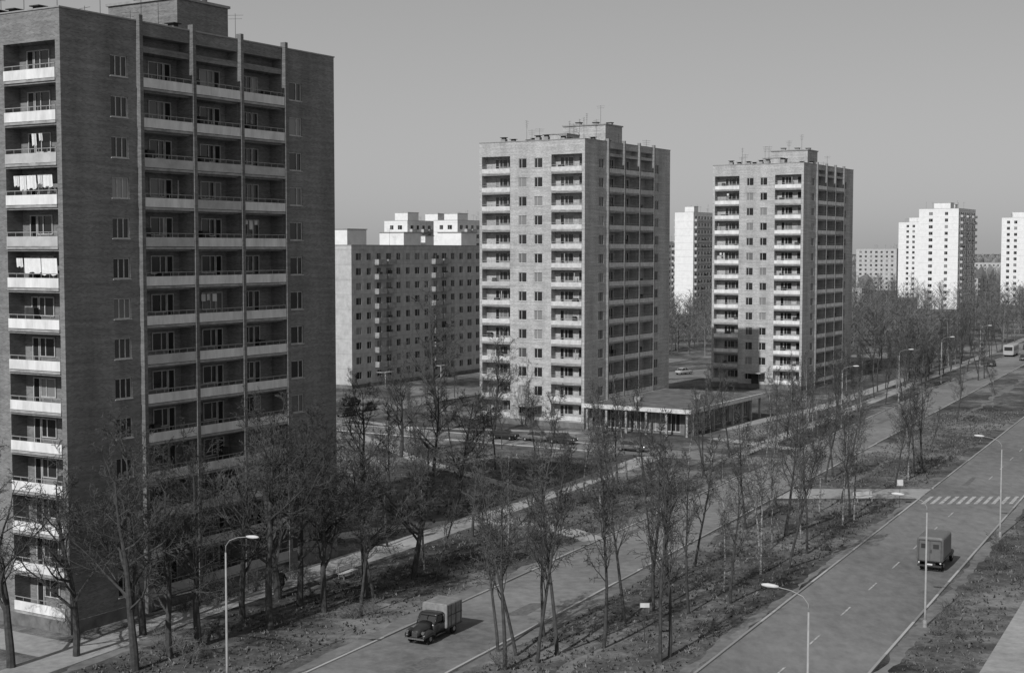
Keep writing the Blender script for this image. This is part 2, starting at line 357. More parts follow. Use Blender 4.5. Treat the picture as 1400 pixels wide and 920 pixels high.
def pavilion():
    B = Bld(); X1, Y1, H = 17.3, 27.5, 3.7
    B['roof_slab'].box(.1, X1, -1.2, Y1, H-.4, H); B['roof'].box(.4, X1-.3, -.9, Y1-.3, H, H+.03)
    B['parapet_edge'].box(.1, X1, -1.2, -.95, H+.001, H+.2); B['parapet_edge'].box(X1-.25, X1, -.949, Y1, H+.001, H+.2)
    for i in range(6):
        x = .8+i*3.15; B['columns'].box(x-.15, x+.15, -.9, -.6, 0, H-.41)
    for i in range(8):
        y = .9+i*3.6; B['columns'].box(X1-.8, X1-.5, y, y+.3, 0, H-.41)
    Mf = lambda u,z,d: (u, 1.2+d, z); Ms = lambda u,z,d: (15.3-d, u+1.2, z)
    ops = []
    for i in range(6): ops.append((.5+i*2.4, 2.6+i*2.4, .4, 3.0, .1)); window(B, Mf, .5+i*2.4, 2.6+i*2.4, .4, 3.0, .1, 3)
    facade(B, Mf, 15.3, 0, H-.41, ops); ops = []
    for i in range(9): ops.append((.5+i*2.6, 2.6+i*2.6, .4, 3.0, .1)); window(B, Ms, .5+i*2.6, 2.6+i*2.6, .4, 3.0, .1, 3)
    facade(B, Ms, 24.6, 0, H-.41, ops)
    B['walls'].box(.1,15.2,25.81,25.9,0,H-.41)
    B['roof_vents'].box(5,6,6,7,H+.03,H+.8); B['roof_vents'].box(11,12,14,15,H+.03,H+.7)
    return B
place(pavilion(), 'shop_pavilion', (A2[0]+.1, A2[1]-.06, 0), dict(base_m, walls=M_plinth, roof_slab=M_parl, parapet_edge=M_parl, columns=M_conc, roof=noisemat('gravel_roof', .15, .4, .6)))

# ------------------------------------------------------------ ground, roads
def strip(name, pts_l, pts_r, z, mat):
    mb = MB()
    for i in range(len(pts_l)-1):
        mb.quad((*pts_l[i], z), (*pts_r[i], z), (*pts_r[i+1], z), (*pts_l[i+1], z))
    return mb.obj(name, mat)
def P(c, D): return (c+RD*D, D)
gm = MB(); gm.quad((-6000,-300,0),(6000,-300,0),(6000,9000,0),(-6000,9000,0)); gm.obj('ground', M_ground)
def roadstrip(name, c0, c1, d0, d1, z, mat): return strip(name, [P(c0, d0), P(c0, d1)], [P(c1, d0), P(c1, d1)], z, mat)
roadstrip('road', -56.5, -48, 20, 900, .032, M_asph2)
roadstrip('road', -32.5, -22, 20, 900, .032, M_asph)
def kerb(mb, c, d0, d1, w=.2, step=4.0):
    d = d0
    while d < d1:
        e2 = min(d+step-.03, d1); h = .13+rnd.uniform(-.02,.02)
        a, b, cc, dd = P(c, d), P(c+w, d), P(c+w, e2), P(c, e2); n = len(mb.v)
        mb.v += [(*a,0),(*b,0),(*cc,0),(*dd,0),(*a,h),(*b,h),(*cc,h),(*dd,h)]
        mb.f += [tuple(n+i for i in q) for q in ((4,5,6,7),(0,1,5,4),(1,2,6,5),(2,3,7,6),(3,0,4,7))]
        d += step
k = MB()
kerb(k, -56.71, 30, 165); kerb(k, -56.71, 182, 500); kerb(k, -48, 30, 148); kerb(k, -48, 154, 500)
kerb(k, -32.71, 30, 148); kerb(k, -32.71, 154, 500); kerb(k, -22, 30, 500)
k.obj('kerbs', M_kerb)
roadstrip('pavement', -15.2, -9, 30, 400, .008, M_path)
def ragged(name, c0, c1, d0, d1, z, mat, seed, amp=.5, step=.8):
    r = random.Random(seed); L = []; R = []; d = d0; a = b = 0
    while d <= d1:
        a = a*.7+r.uniform(-amp,amp)*.5; b = b*.7+r.uniform(-amp,amp)*.5
        L.append(P(c0+a, d)); R.append(P(c1+b, d)); d += step*r.uniform(.6,1.4)
    return strip(name, L, R, z, mat)
M_dirt = noisemat('bare_soil', .18, .4, 1.2, .95, .15, detail=5)
ragged('worn_verge', -21.7, -20.7, 40, 320, .004, M_dirt, 1, .5)
ragged('worn_verge', -33.7, -32.9, 40, 146, .004, M_dirt, 2, .5)
ragged('worn_verge', -58.2, -56.9, 60, 165, .004, M_dirt, 3, .6)
ragged('worn_verge', -47.6, -46.7, 60, 147, .004, M_dirt, 4, .5)
strip('footpath', [P(-76, 60), P(-76, 100), P(-75, 125), P(-74.5, 160), P(-75, 178)], [P(-72.6, 60), P(-72.6, 100), P(-71.5, 125), P(-71.3, 160), P(-71.5, 180)], .008, M_path)
ragged('worn_verge', -72.3, -71.2, 60, 100, .004, M_dirt, 6, .6)
ragged('trodden_track', -41.2, -40.3, 60, 147, .004, M_dirt, 7, .9)
ragged('trodden_track', -43.0, -42.2, 156, 300, .004, M_dirt, 8, .9)
strip('median_crossing_path', [P(-47.78, 148), P(-32.73, 148)], [P(-47.78, 154), P(-32.73, 154)], .008, M_path)
def poly_path(name, pts, w, z, mat):
    L = []; R = []
    for i, p in enumerate(pts):
        a = Vector(pts[max(i-1,0)]); b = Vector(pts[min(i+1,len(pts)-1)]); t = (b-a).normalized(); n = Vector((-t.y, t.x))
        L.append(tuple(Vector(p)+n*w/2)); R.append(tuple(Vector(p)-n*w/2))
    strip(name, L, R, z, mat)
    return L, R
def edge_kerb(name, line):
    mb = MB()
    for i in range(len(line)-1):
        a = Vector(line[i]); b = Vector(line[i+1]); t = (b-a).normalized(); n = Vector((-t.y,t.x))*.09
        q = [(a+n),(a-n),(b-n),(b+n)]; k0 = len(mb.v)
        mb.v += [(*p,0) for p in q]+[(*p,.13) for p in q]; mb.f += [tuple(k0+i2 for i2 in f) for f in ((4,5,6,7),(0,1,5,4),(1,2,6,5),(2,3,7,6),(3,0,4,7))]
    mb.obj(name, M_kerb)
l, r_ = poly_path('driveway', [(-75,238),(-45,220),(-10,198.8),(12,185.6),(32,173.6)], 6.5, .036, M_asph2); edge_kerb('driveway_kerb', l[1:4]); edge_kerb('driveway_kerb', r_[:4])
l, r_ = poly_path('driveway', [(-30,211),(-18,240),(-6,262),(14,294),(40,340)], 6.5, .040, M_asph2); edge_kerb('driveway_kerb', l[1:]); edge_kerb('driveway_kerb', r_[1:])
poly_path('driveway', [(8,290),(30,292),(60,318),(85,345),(150,395)], 12, .044, M_asph2)
poly_path('footpath', [(-16,128),(-11,132),(-6,134.5),(0,134.5),(5,131),(7.5,126.5)], 2.6, .012, M_path)
poly_path('footpath', [(-22,200),(-12,176),(2,152)], 1.8, .016, M_path)
poly_path('footpath', [(28,196),(36,186),(41,182)], 2.6, .020, M_path)
poly_path('footpath', [(30,205),(50,232),(62,254),(80,288)], 2.6, .024, M_path)
poly_path('footpath', [(-26,219),(-16,208),(6,203),(9.5,201)], 1.8, .012, M_path)
poly_path('footpath', [P(-63,180), P(-62.5,260), P(-62,420)], 2.2, .028, M_path)
poly_path('tower_apron', [(-50,103.5),(-29.2,91.0),(-27.6,93.2)], 3.4, .012, M_path)
mk = MB(); d = 40
while d < 420:
    a, b, c1, e1 = P(-27.6, d), P(-27.46, d), P(-27.46, d+2.4), P(-27.6, d+2.4)
    if not 138 < d < 155: mk.quad((*a,.052),(*b,.052),(*c1,.052),(*e1,.052))
    d += 7.5
for i in range(11):
    c0 = -31.8+i*.9; mk.quad((*P(c0,144.5),.052),(*P(c0+.42,144.5),.052),(*P(c0+.42,149.0),.052),(*P(c0,149.0),.052))
mk.obj('road_markings', M_paint)
pt = MB()
d0 = 72
while d0 < 240:
    for (ca, cb) in ((-32,-24),(-56,-50)):
        if rnd.random() < .45 and not 158 < d0 < 188 and not (ca == -32 and 135 < d0 < 156):
            c0 = rnd.uniform(ca, cb); w = rnd.uniform(.5,1.6); h = rnd.uniform(1.2,6)
            pt.quad((*P(c0,d0),.037),(*P(c0+w,d0),.037),(*P(c0+w*rnd.uniform(.8,1),d0+h),.037),(*P(c0+.1,d0+h),.037))
    d0 += 7
pt.obj('asphalt_patches', noisemat('asphalt_patch', .15, .3, 3))

# tufts of last year's grass and litter (one object)
rg = random.Random(5); gt = MB()
def tuft(x, y, s):
    for q in range(3):
        a = rg.uniform(0,6.28); w = s*.35; n = len(gt.v)
        dx, dy = math.cos(a)*w, math.sin(a)*w
        gt.v += [(x-dx,y-dy,0),(x+dx,y+dy,0),(x+rg.uniform(-s,s)*.7,y+rg.uniform(-s,s)*.7,s*rg.uniform(.5,1))]; gt.f.append((n,n+1,n+2))
for i in range(17000):
    d = 80+150*rg.random()**1.1; z = rg.random()
    c = rg.uniform(-71,-58.6) if z < .42 else (rg.uniform(-46.4,-34) if z < .85 else rg.uniform(-20.5,-15.6))
    if -50 < c < -30 and 147 < d < 155: continue
    if c < -58 and 160 < d < 190: continue
    tuft(*P(c, d), rg.uniform(.1,.3))
for i in range(5000):
    x = rg.uniform(-30,25); y = rg.uniform(125,195)
    if x-RD*y > -76 or y > 193-.6*(x+10)-6: continue
    tuft(x, y, rg.uniform(.15,.35))
gt.obj('grass_tufts', islandmat('dry_grass', .13, .75))

# ------------------------------------------------------------ trees
def grow(mb_b, mb_t, r, base, direction, length, rad, level, maxl, spec):
    n = [9, 6, 4, 2, 1][level]; sides = [8, 5, 4, 3, 3][level]
    pts = [base]; d = direction.normalized(); seg = length/n; rads = [rad]
    for i in range(n):
        wob = spec['wob'][level]; d = (d+Vector((r.uniform(-wob,wob), r.uniform(-wob,wob), r.uniform(-wob,wob)+spec['up'][level]))).normalized()
        pts.append(pts[-1]+d*seg); rads.append(max(spec['rmin'], rad*(1-(i+1)/n*.85)))
    if level == 4: rads[-1] *= .5
    (mb_b if level <= spec['barklev'] else mb_t).tube(pts, rads, sides, level < 2)
    if level >= maxl: return
    cnt = spec['cnt'][level]
    for k in range(cnt):
        t = spec['start'][level]+(1-spec['start'][level])*(k+r.random())/cnt; t = min(t, .99)
        f = t*n; i = int(f); p = pts[i].lerp(pts[i+1], f-i); pd = (pts[i+1]-pts[i]).normalized()
        ax = pd.orthogonal().normalized(); ax.rotate(Matrix.Rotation(r.uniform(0,2*math.pi), 3, pd))
        ang = math.radians(r.uniform(*spec['ang'][level])); nd = pd*math.cos(ang)+ax*math.sin(ang)
        sh = (1.12-t*.75) if level == 0 else (1.1-t*.55)
        ln = length*spec['len'][level]*sh*r.uniform(.7,1.2)
        grow(mb_b, mb_t, r, p, nd, ln, max(spec['rmin'], rads[i]*spec['rr'][level]), level+1, maxl, spec)
BROAD = dict(wob=[.10,.24,.3,.35,.3], up=[.03,.10,.08,.03,0], cnt=[16,7,6,5], start=[.25,.2,.15,.1], ang=[(38,68),(30,60),(30,65),(30,70)], len=[.54,.52,.5,.5], rr=[.55,.55,.6,.6], rmin=.0135, barklev=2)
BIRCH = dict(wob=[.05,.14,.25,.25,.3], up=[.03,.14,.0,-.25,-.3], cnt=[21,6,4,2], start=[.30,.15,.1,.1], ang=[(20,42),(25,50),(30,60),(20,50)], len=[.28,.47,.5,.7], rr=[.3,.5,.6,.7], rmin=.011, barklev=0)
YOUNG = dict(wob=[.08,.2,.3,.3,.3], up=[.03,.14,.05,0,0], cnt=[15,6,5,2], start=[.32,.15,.1,.1], ang=[(20,48),(30,60),(30,65),(30,60)], len=[.37,.5,.5,.6], rr=[.45,.5,.6,.7], rmin=.012, barklev=1)
templates = {}
def tmpl(kind, i):
    key = (kind, i)
    if key in templates: return templates[key]
    r = random.Random(i*17+{'broad':1,'birch':2,'young':3,'shrub':4}[kind]*101)
    a, b = MB(), MB()
    if kind == 'broad': grow(a, b, r, Vector((0,0,-.1)), Vector((r.uniform(-.15,.15),r.uniform(-.15,.15),1)), 12.5, .27, 0, 4, BROAD)
    elif kind == 'birch': grow(a, b, r, Vector((0,0,-.1)), Vector((r.uniform(-.08,.08),r.uniform(-.08,.08),1)), 13.5, .12, 0, 4, BIRCH)
    elif kind == 'young': grow(a, b, r, Vector((0,0,-.1)), Vector((r.uniform(-.14,.14),r.uniform(-.14,.14),1)), 9.5, .115, 0, 4, YOUNG)
    else:
        for s in range(14):
            an = r.uniform(0,6.28); grow(a, b, r, Vector((.3*math.cos(an),.3*math.sin(an),-.05)), Vector((.5*math.cos(an),.5*math.sin(an),1)), r.uniform(1.0,2.1), .02, 2, 4, dict(BROAD, cnt=[0,0,6,3], rmin=.009, barklev=1))
    bm_ = {'broad':M_bark,'birch':M_birch,'young':M_bark,'shrub':M_shrub}[kind]; tm = {'broad':M_twig,'birch':M_twig,'young':M_twig,'shrub':M_shrub}[kind]
    n = len(a.v); me = bpy.data.meshes.new(kind+'_tree'); me.from_pydata(a.v+b.v, [], a.f+[tuple(x+n for x in f) for f in b.f])
    me.materials.append(bm_); me.materials.append(tm)
    me.polygons.foreach_set('material_index', [0]*len(a.f)+[1]*len(b.f)); me.update()
    templates[key] = me; return me
NM = {'broad':'bare_linden_tree','birch':'birch_tree','young':'bare_young_tree','shrub':'bare_shrub'}
HT = {'broad':13.5,'birch':14.2,'young':10.3,'shrub':2}
def tree(kind, x, y, h=None, r=rnd):
    o = bpy.data.objects.new(NM[kind], tmpl(kind, r.randrange({'broad':5,'birch':5,'young':6,'shrub':3}[kind]))); link(o)
    s = (h or HT[kind])/HT[kind]; q = s**.8; o.location = (x, y, 0); o.rotation_euler = (r.uniform(-.05,.05), r.uniform(-.05,.05), r.uniform(0,6.28)); o.scale = (q*r.uniform(.85,1.1), q*r.uniform(.85,1.1), s)
    return o
for (x,y,h) in ((-31.3,87.5,14),(-23.4,86.9,13),(-25.0,95,14),(-20.6,92,13.5),(-16.6,96.4,15),(-15.6,103,15),(-19.0,99,13),(-11,106,12),(-22,90,11.5),(-28.0,90,12.5),(-17.5,105,14),(-13.5,101,12.5)):
    tree('broad', x, y, h)
for (x,y,h) in ((-7.85,111.6,12.5),(-10.5,203,19),(-2.6,203,13.5),(-5.5,145,11.6),(-9,160,11.8),(-2,168,11),(-14,178,12),(-11,124,10.5),(-16,150,12),(-7,172,10),(3,178,10),(-12,140,11)):
    tree('broad' if h > 11.5 else 'young', x, y, h)
for (x,y,h) in ((-.45,87,13.5),(.3,90,12.8),(1.6,88.5,14.5),(2.9,90.2,14),(6.0,91.8,13.5),(7.9,98.3,14),(9.4,88.7,14.2),(10.1,89.8,13.2),(-.9,91,12)):
    tree('young', x, y, h)
d = 96.0
while d < 168:
    for rep in range(2):
        if rep and rnd.random() < .2: continue
        c = rnd.uniform(-46.5,-36)
        if 146 < d < 156: continue
        x, y = P(c, d+rnd.uniform(-1.5,1.5)); tree('birch' if rnd.random()<.4 else 'young', x, y, rnd.uniform(10.5,14))
    d += 4.1
d = 100.0
while d < 178:
    c = rnd.uniform(-69,-58.5); x, y = P(c, d); tree('birch' if rnd.random()<.35 else 'young', x, y, rnd.uniform(8.5,13)); d += 3.5
d = 182.0
while d < 300:
    c = rnd.uniform(-66,-58.5); x, y = P(c, d); tree(rnd.choice(['birch','young','young']), x, y, rnd.uniform(8,13)); d += 2.7
tree('young', 47.2, 168.7, 9.5); tree('young', *P(-39,182), 6); tree('young', *P(-42,215), 8); tree('young', *P(-43,255), 8); tree('birch', *P(-40,235), 7)
for i in range(6): tree('young', rnd.uniform(-22,8), rnd.uniform(180,196), rnd.uniform(6,8))
for i in range(7): tree('young', rnd.uniform(-30,-20)+i*6, 225+i*9+rnd.uniform(-3,3), rnd.uniform(6,9))
for i in range(22): tree('young', rnd.uniform(72,88)+i*2.0, 272+i*4.5+rnd.uniform(-3,3), rnd.uniform(9,13))
for i in range(80):
    d = rnd.uniform(84,200); c = rnd.choice([rnd.uniform(-71,-58), rnd.uniform(-47,-34), rnd.uniform(-71,-58), rnd.uniform(-20.5,-16)])
    if c > -50 and 145 < d < 157: continue
    if c < -57 and 163 < d < 190: continue
    tree('shrub', *P(c,d), rnd.uniform(.7,2.2))
for i in range(14): tree('shrub', -24+i*.55+rnd.uniform(-.4,.4), 104+i*.9+rnd.uniform(-.5,.5)-3, rnd.uniform(1,2))
for i in range(6): tree('shrub', *P(-19.8+rnd.uniform(-.3,.3), 95+i*1.6), rnd.uniform(.7,1.2))
def far_tree(mb, r, x, y, h, nb=26):
    mb.tube([(x,y,0), (x+r.uniform(-.5,.5),y,h*.95)], [.17,.04], 3, False)
    for k in range(nb):
        t = .15+.85*k/nb; z = h*t*.92; an = r.uniform(0,6.28); l = h*.30*(1.2-t*.8)*r.uniform(.6,1.25)
        b = Vector((x,y,z)); e_ = b+Vector((math.cos(an)*l, math.sin(an)*l, l*1.0))
        mb.tube([b,e_],[.05,.02],3,False)
        for q in range(7):
            s = b.lerp(e_, r.uniform(.25,1)); dv = Vector((r.uniform(-1,1),r.uniform(-1,1),r.uniform(.0,1)))*l*.45
            n = len(mb.v); w = Vector((r.uniform(-1,1),r.uniform(-1,1),r.uniform(-1,1)))*.06
            mb.v += [tuple(s-w), tuple(s+w), tuple(s+dv)]; mb.f.append((n,n+1,n+2))
FOOT = [(-45,262,48,345),(38,262,75,292),(-50,440,10,490),(60,550,90,600),(165,600,215,650),(200,755,240,800),(215,645,265,690),(55,635,90,680),(130,695,180,730),(230,795,270,815)]
def clear(x, y):
    for a in FOOT:
        if a[0]-3 < x < a[2]+3 and a[1]-3 < y < a[3]+3: return False
    return True
rt = random.Random(99); fm = MB(); cnt = 0
while cnt < 1400:
    u = rt.random(); D = 270+ (1150)*u**1.45; x = rt.uniform(.02, .39)*D
    c = x-RD*D
    if c > -60 or not clear(x, D): continue
    if x < 74 and D < 345: continue
    if 24 < x < 130 and 288 < D < 400 and abs((D-318)-(x-60)*.95) < 12: continue
    far_tree(fm, rt, x, D, rt.uniform(9,15), 26 if D < 600 else 18); cnt += 1
for i in range(80): far_tree(fm, rt, rt.uniform(-.14,.04)*500, rt.uniform(360,620), rt.uniform(9,14), 14)
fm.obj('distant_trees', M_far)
ff = MB()
for i in range(5600):
    u = rt.random(); D = 900+3800*u**1.2; x = rt.uniform(-.45,.5)*D; h = rt.uniform(8,17); w = rt.uniform(3,7)
    if not clear(x, D): continue
    n = len(ff.v); k = 6
    for j in range(k):
        a = 6.28*j/k; ff.v.append((x+w*math.cos(a)*rt.uniform(.7,1.2), D+w*math.sin(a), rt.uniform(0,1)))
    for j in range(k):
        a = 6.28*j/k+.3; ff.v.append((x+w*.85*math.cos(a)*rt.uniform(.6,1.2), D+w*.85*math.sin(a), h*rt.uniform(.45,.8)))
    ff.v.append((x+rt.uniform(-1,1), D, h))
    for j in range(k):
        j2 = (j+1)%k; ff.f.append((n+j,n+j2,n+k+j2,n+k+j)); ff.f.append((n+k+j,n+k+j2,n+2*k))
ff.obj('distant_forest', islandmat('distant_forest', .19, .4))  # forest tone lightened, distance haze is put into the colour

# ------------------------------------------------------------ street lamps
def lamp(x, y, ax, ay, h=8.6):
    e = empty('street_lamp', (x, y, 0), math.atan2(ay, ax))
    p = MB(); p.tube([(0,0,0),(0,0,1.2),(0,0,h-.6)], [.09,.08,.05], 10); p.obj('pole', M_pole, e, True)
    a = MB(); a.tube([(0,0,h-.7),(.02,0,h-.2),(.3,0,h+.15),(.9,0,h+.38),(1.7,0,h+.5)], [.035,.03,.026,.024,.024], 6); a.obj('arm', M_metal, e, True)
    l = MB(); l.loft([(1.55,0,.05,h+.45,h+.56),(1.75,0,.12,h+.42,h+.60),(2.1,0,.15,h+.42,h+.63),(2.35,0,.1,h+.46,h+.60),(2.45,0,.03,h+.5,h+.57)], 12, 2.5); l.obj('luminaire', M_lum, e, True)
    b = MB(); b.tube([(0,0,0),(0,0,.5)],[.16,.13],10); b.obj('base', M_conc, e)
cr = Vector((RN**-1, -RD/RN))
for D in (70, 97, 128): lamp(*P(-20.9, D), -cr.x, -cr.y)
lamp(-17.1, 84, cr.x, cr.y)
for D in (208, 243, 278, 320): lamp(*P(-57.6, D), cr.x, cr.y)
def sign(x, y, w, h, z, rz=0):
    e = empty('road_sign', (x, y, 0), rz); p = MB(); p.tube([(0,0,0),(0,0,z+h)],[.022,.022],6); p.obj('post', M_dark, e)
    b = MB(); b.box(-w/2,w/2,-.06,-.035,z,z+h); b.obj('board', M_parl, e); f = MB(); f.box(-w/2-.03,w/2+.03,-.03,-.02,z-.03,z+h+.03); f.obj('board_back', M_metal, e)
sign(8.8, 93, .6, .28, 2.4); sign(*P(-33.6,143), .6, .6, 2.2)
def bench(x, y, rz):
    e = empty('park_bench', (x, y, 0), rz); s = MB()
    for i in range(4): s.box(-1.1,1.1,-.25+i*.13,-.14+i*.13,.44,.48)
    s.obj('seat', M_lum, e); b = MB()
    for i in range(3): b.box(-1.1,1.1,.3,.33,.58+i*.14,.68+i*.14)
    b.obj('backrest', M_lum, e); l = MB()
    for xx in (-.9,.8): l.box(xx,xx+.1,-.24,-.16,0,.44); l.box(xx,xx+.1,.25,.3,0,.98); l.box(xx,xx+.1,-.16,.25,.36,.439)
    l.obj('legs', M_conc, e)
bench(36.5, 146.3, .3); bench(*P(-70.2,112), 1.1); bench(-14,200.5,-.55)

# ------------------------------------------------------------ vehicles
def wheels(e, pos, r=.33, w=.2):
    t = MB(); h = MB()
    for i, (x, y) in enumerate(pos):
        s = 1 if y > 0 else -1
        t.tube([(x,y-w/2,r),(x,y-w/2+.03,r),(x,y+w/2-.03,r),(x,y+w/2,r)], [r*.86,r,r,r*.86], 18)
        h.tube([(x,y+s*(w/2-.02),r),(x,y+s*(w/2+.02),r)], [r*.5,r*.4], 12)
    t.obj('wheels', M_rubber, e); h.obj('hubcaps', M_metal, e)
def car(x, y, rz, paint, z=0.04):
    e = empty('parked_car', (x, y, z), rz); b = MB()
    b.loft([(-2.05,0,.55,.45,.75),(-1.95,0,.72,.32,.86),(-1.2,0,.79,.28,.93),(0,0,.81,.27,.95),(1.0,0,.79,.28,.95),(1.75,0,.74,.3,.86),(2.0,0,.66,.36,.78),(2.08,0,.5,.45,.68)], 20, 4); b.obj('body', paint, e, True)
    gl = MB(); gl.loft([(-1.45,0,.62,.86,.94),(-.95,0,.66,.86,1.36),(.35,0,.66,.86,1.38),(.95,0,.64,.86,.96)], 16, 5); gl.obj('windows', M_cglass, e)
    rf = MB(); rf.loft([(-1.08,0,.5,1.28,1.36),(-.9,0,.63,1.31,1.43),(-.2,0,.65,1.33,1.46),(.3,0,.62,1.32,1.43),(.42,0,.5,1.3,1.37)], 16, 3)
    for s in (-1,1):
        for (xa, xb) in ((.92,.38),(-.2,-.2),(-1.42,-1.0)):
            rf.tube([(xa,s*.655,.9),(xb,s*.63,1.37)],[.035,.035],5)
    rf.obj('roof', paint, e, True)
    c = MB(); c.box(2.05,2.14,-.7,.7,.38,.48); c.box(-2.14,-2.03,-.7,.7,.4,.5)
    for s in (-1,1): c.tube([(1.95,s*.52,.68),(2.09,s*.52,.68)],[.11,.09],10)
    c.obj('bumpers_and_lamps', M_chrome, e); wheels(e, [(1.25,.68),(1.25,-.68),(-1.25,.68),(-1.25,-.68)], .31, .18)
    return e
RA = math.atan2(1, RD)
def delivery_van(x, y, rz):
    e = empty('delivery_van', (x, y, .034), rz)
    h = MB(); h.loft([(.7,0,.62,.55,1.32),(1.3,0,.5,.55,1.24),(1.9,0,.4,.5,1.14),(2.15,0,.3,.5,1.0),(2.25,0,.18,.55,.85)], 18, 2.6)
    for s in (-1,1):
        h.loft([(.75,s*.66,.12,.35,.5),(1.0,s*.68,.2,.4,.78),(1.45,s*.69,.23,.55,.98),(1.9,s*.68,.22,.5,.92),(2.15,s*.66,.16,.45,.78),(2.25,s*.64,.08,.5,.65)], 14, 2.4)
        h.box(-.35,.9,s*.78-.08,s*.78+.08,.36,.44)
    h.obj('hood_and_fenders', M_cdark, e, True)
    c = MB(); c.loft([(-.35,0,.80,.4,1.2),(.75,0,.76,.4,1.2),(.85,0,.7,.45,1.15)], 18, 5)
    c.loft([(-.36,0,.74,1.55,1.76),(.1,0,.74,1.6,1.8),(.35,0,.7,1.6,1.76),(.45,0,.6,1.58,1.66)], 16, 3)
    for s in (-1,1):
        c.tube([(.8,s*.68,1.12),(.42,s*.66,1.65)],[.04,.04],5); c.tube([(-.3,s*.76,1.1),(-.3,s*.72,1.68)],[.06,.06],5)
    c.tube([(.82,0,1.15),(.44,0,1.66)],[.025,.025],5)
    c.obj('cab', M_cdark, e, True)
    gl = MB(); gl.loft([(-.34,0,.71,1.1,1.66),(.35,0,.68,1.1,1.66),(.74,0,.64,1.1,1.2)], 14, 6); gl.obj('cab_windows', M_cglass, e)
    b = MB(); b.loft([(-2.5,0,.93,.62,2.18),(-2.45,0,.97,.58,2.24),(-.42,0,.97,.58,2.24),(-.38,0,.94,.62,2.2)], 28, 14); b.obj('cargo_box', M_box, e)
    tr = MB()
    for xx in (-2.3,-1.6,-.95,-.55): 
        for s in (-1,1): tr.box(xx,xx+.04,s*.985-.012,s*.985+.012,.66,2.14)
    for s in (-1,1): tr.box(-2.42,-.45,s*.99-.02,s*.99+.02,.6,.66); tr.box(-2.42,-.45,s*.985-.02,s*.985+.02,1.4,1.44)
    tr.obj('box_trim', M_cdark, e)
    l = MB()
    for s in (-1,1): l.tube([(1.95,s*.6,.86),(2.18,s*.6,.86),(2.24,s*.6,.86)],[.06,.12,.1],12)
    l.box(2.3,2.36,-.75,.75,.42,.52)
    for i in range(7): l.box(2.2,2.27,-.17+i*.055,-.15+i*.055,.55,.92)
    l.obj('lamps_grille_bumper', M_chrome, e)
    f = MB(); f.box(-2.4,2.2,-.45,.45,.35,.5); f.obj('chassis', M_dark, e)
    wheels(e, [(1.5,.7),(1.5,-.7),(-1.55,.76),(-1.55,-.76)], .35, .2)
delivery_van(-5.4, 94.3, RA+math.pi)
def box_truck(x, y, rz):
    e = empty('box_truck', (x, y, .034), rz)
    b = MB(); b.loft([(-2.6,0,.98,.85,2.7),(-2.5,0,1.06,.78,2.84),(.9,0,1.06,.78,2.84),(1.0,0,1.0,.82,2.78)], 32, 9); b.obj('cargo_box', M_cmid, e, False)
    tr = MB(); tr.box(-2.63,-2.605,-.012,.012,.9,2.6); tr.box(-2.635,-2.6,-.9,.9,.88,.93); tr.box(-2.635,-2.6,-.9,-.86,.94,2.6); tr.box(-2.635,-2.6,.86,.9,.94,2.6); tr.box(-2.635,-2.6,-.859,.859,2.56,2.6)
    tr.box(-2.68,-2.61,-.12,-.06,1.6,1.85); tr.box(-2.8,-2.6,-.95,.95,.48,.6)
    for s in (-1,1):
        tr.box(-2.4,.85,s*1.065-.02,s*1.065+.02,1.05,1.1); tr.box(-2.3,-1.0,s*.98-.06,s*.98+.06,.66,.76)
    tr.obj('doors_and_bumper', M_dark, e)
    w = MB()
    for s in (-1,1): w.quad((-2.64,s*.25,1.95),(-2.64,s*.7,1.95),(-2.64,s*.7,2.3),(-2.64,s*.25,2.3))
    w.obj('rear_windows', M_cglass, e)
    li = MB()
    for s in (-1,1): li.tube([(-2.62,s*.85,.78),(-2.68,s*.85,.78)],[.07,.07],8)
    li.box(-2.83,-2.81,-.25,.25,.62,.74); li.obj('tail_lamps_and_plate', M_lum, e)
    c = MB(); c.loft([(1.05,0,.9,.6,2.1),(1.9,0,.88,.6,2.1),(2.1,0,.84,.65,1.5)], 18, 5); c.loft([(2.0,0,.5,.6,1.45),(2.9,0,.42,.6,1.3),(3.1,0,.35,.65,1.15)], 16, 3)
    for s in (-1,1): c.loft([(2.0,s*.8,.12,.5,.7),(2.4,s*.8,.2,.6,1.05),(2.9,s*.8,.18,.6,.95),(3.1,s*.78,.1,.6,.8)], 12, 2.5)
    c.obj('cab', M_cmid, e, True)
    gl = MB(); gl.loft([(1.15,0,.915,1.4,1.95),(1.8,0,.9,1.4,1.95)], 14, 6); gl.obj('cab_windows', M_cglass, e)
    f = MB(); f.box(-2.4,2.9,-.4,.4,.5,.76); f.obj('chassis', M_dark, e)
    wheels(e, [(2.5,.8),(2.5,-.8),(-1.6,.82),(-1.6,-.82),(-1.6,.58),(-1.6,-.58)], .45, .22)
box_truck(*P(-24.2, 116), RA)
car(*P(-54.6,318), RA, M_cdark); car(*P(-50,335), RA+math.pi, M_cdark); car(*P(-55,385), RA, M_clight); car(*P(-54.8,372), RA, M_cdark); car(*P(-50.2,395), RA+math.pi, M_cmid)
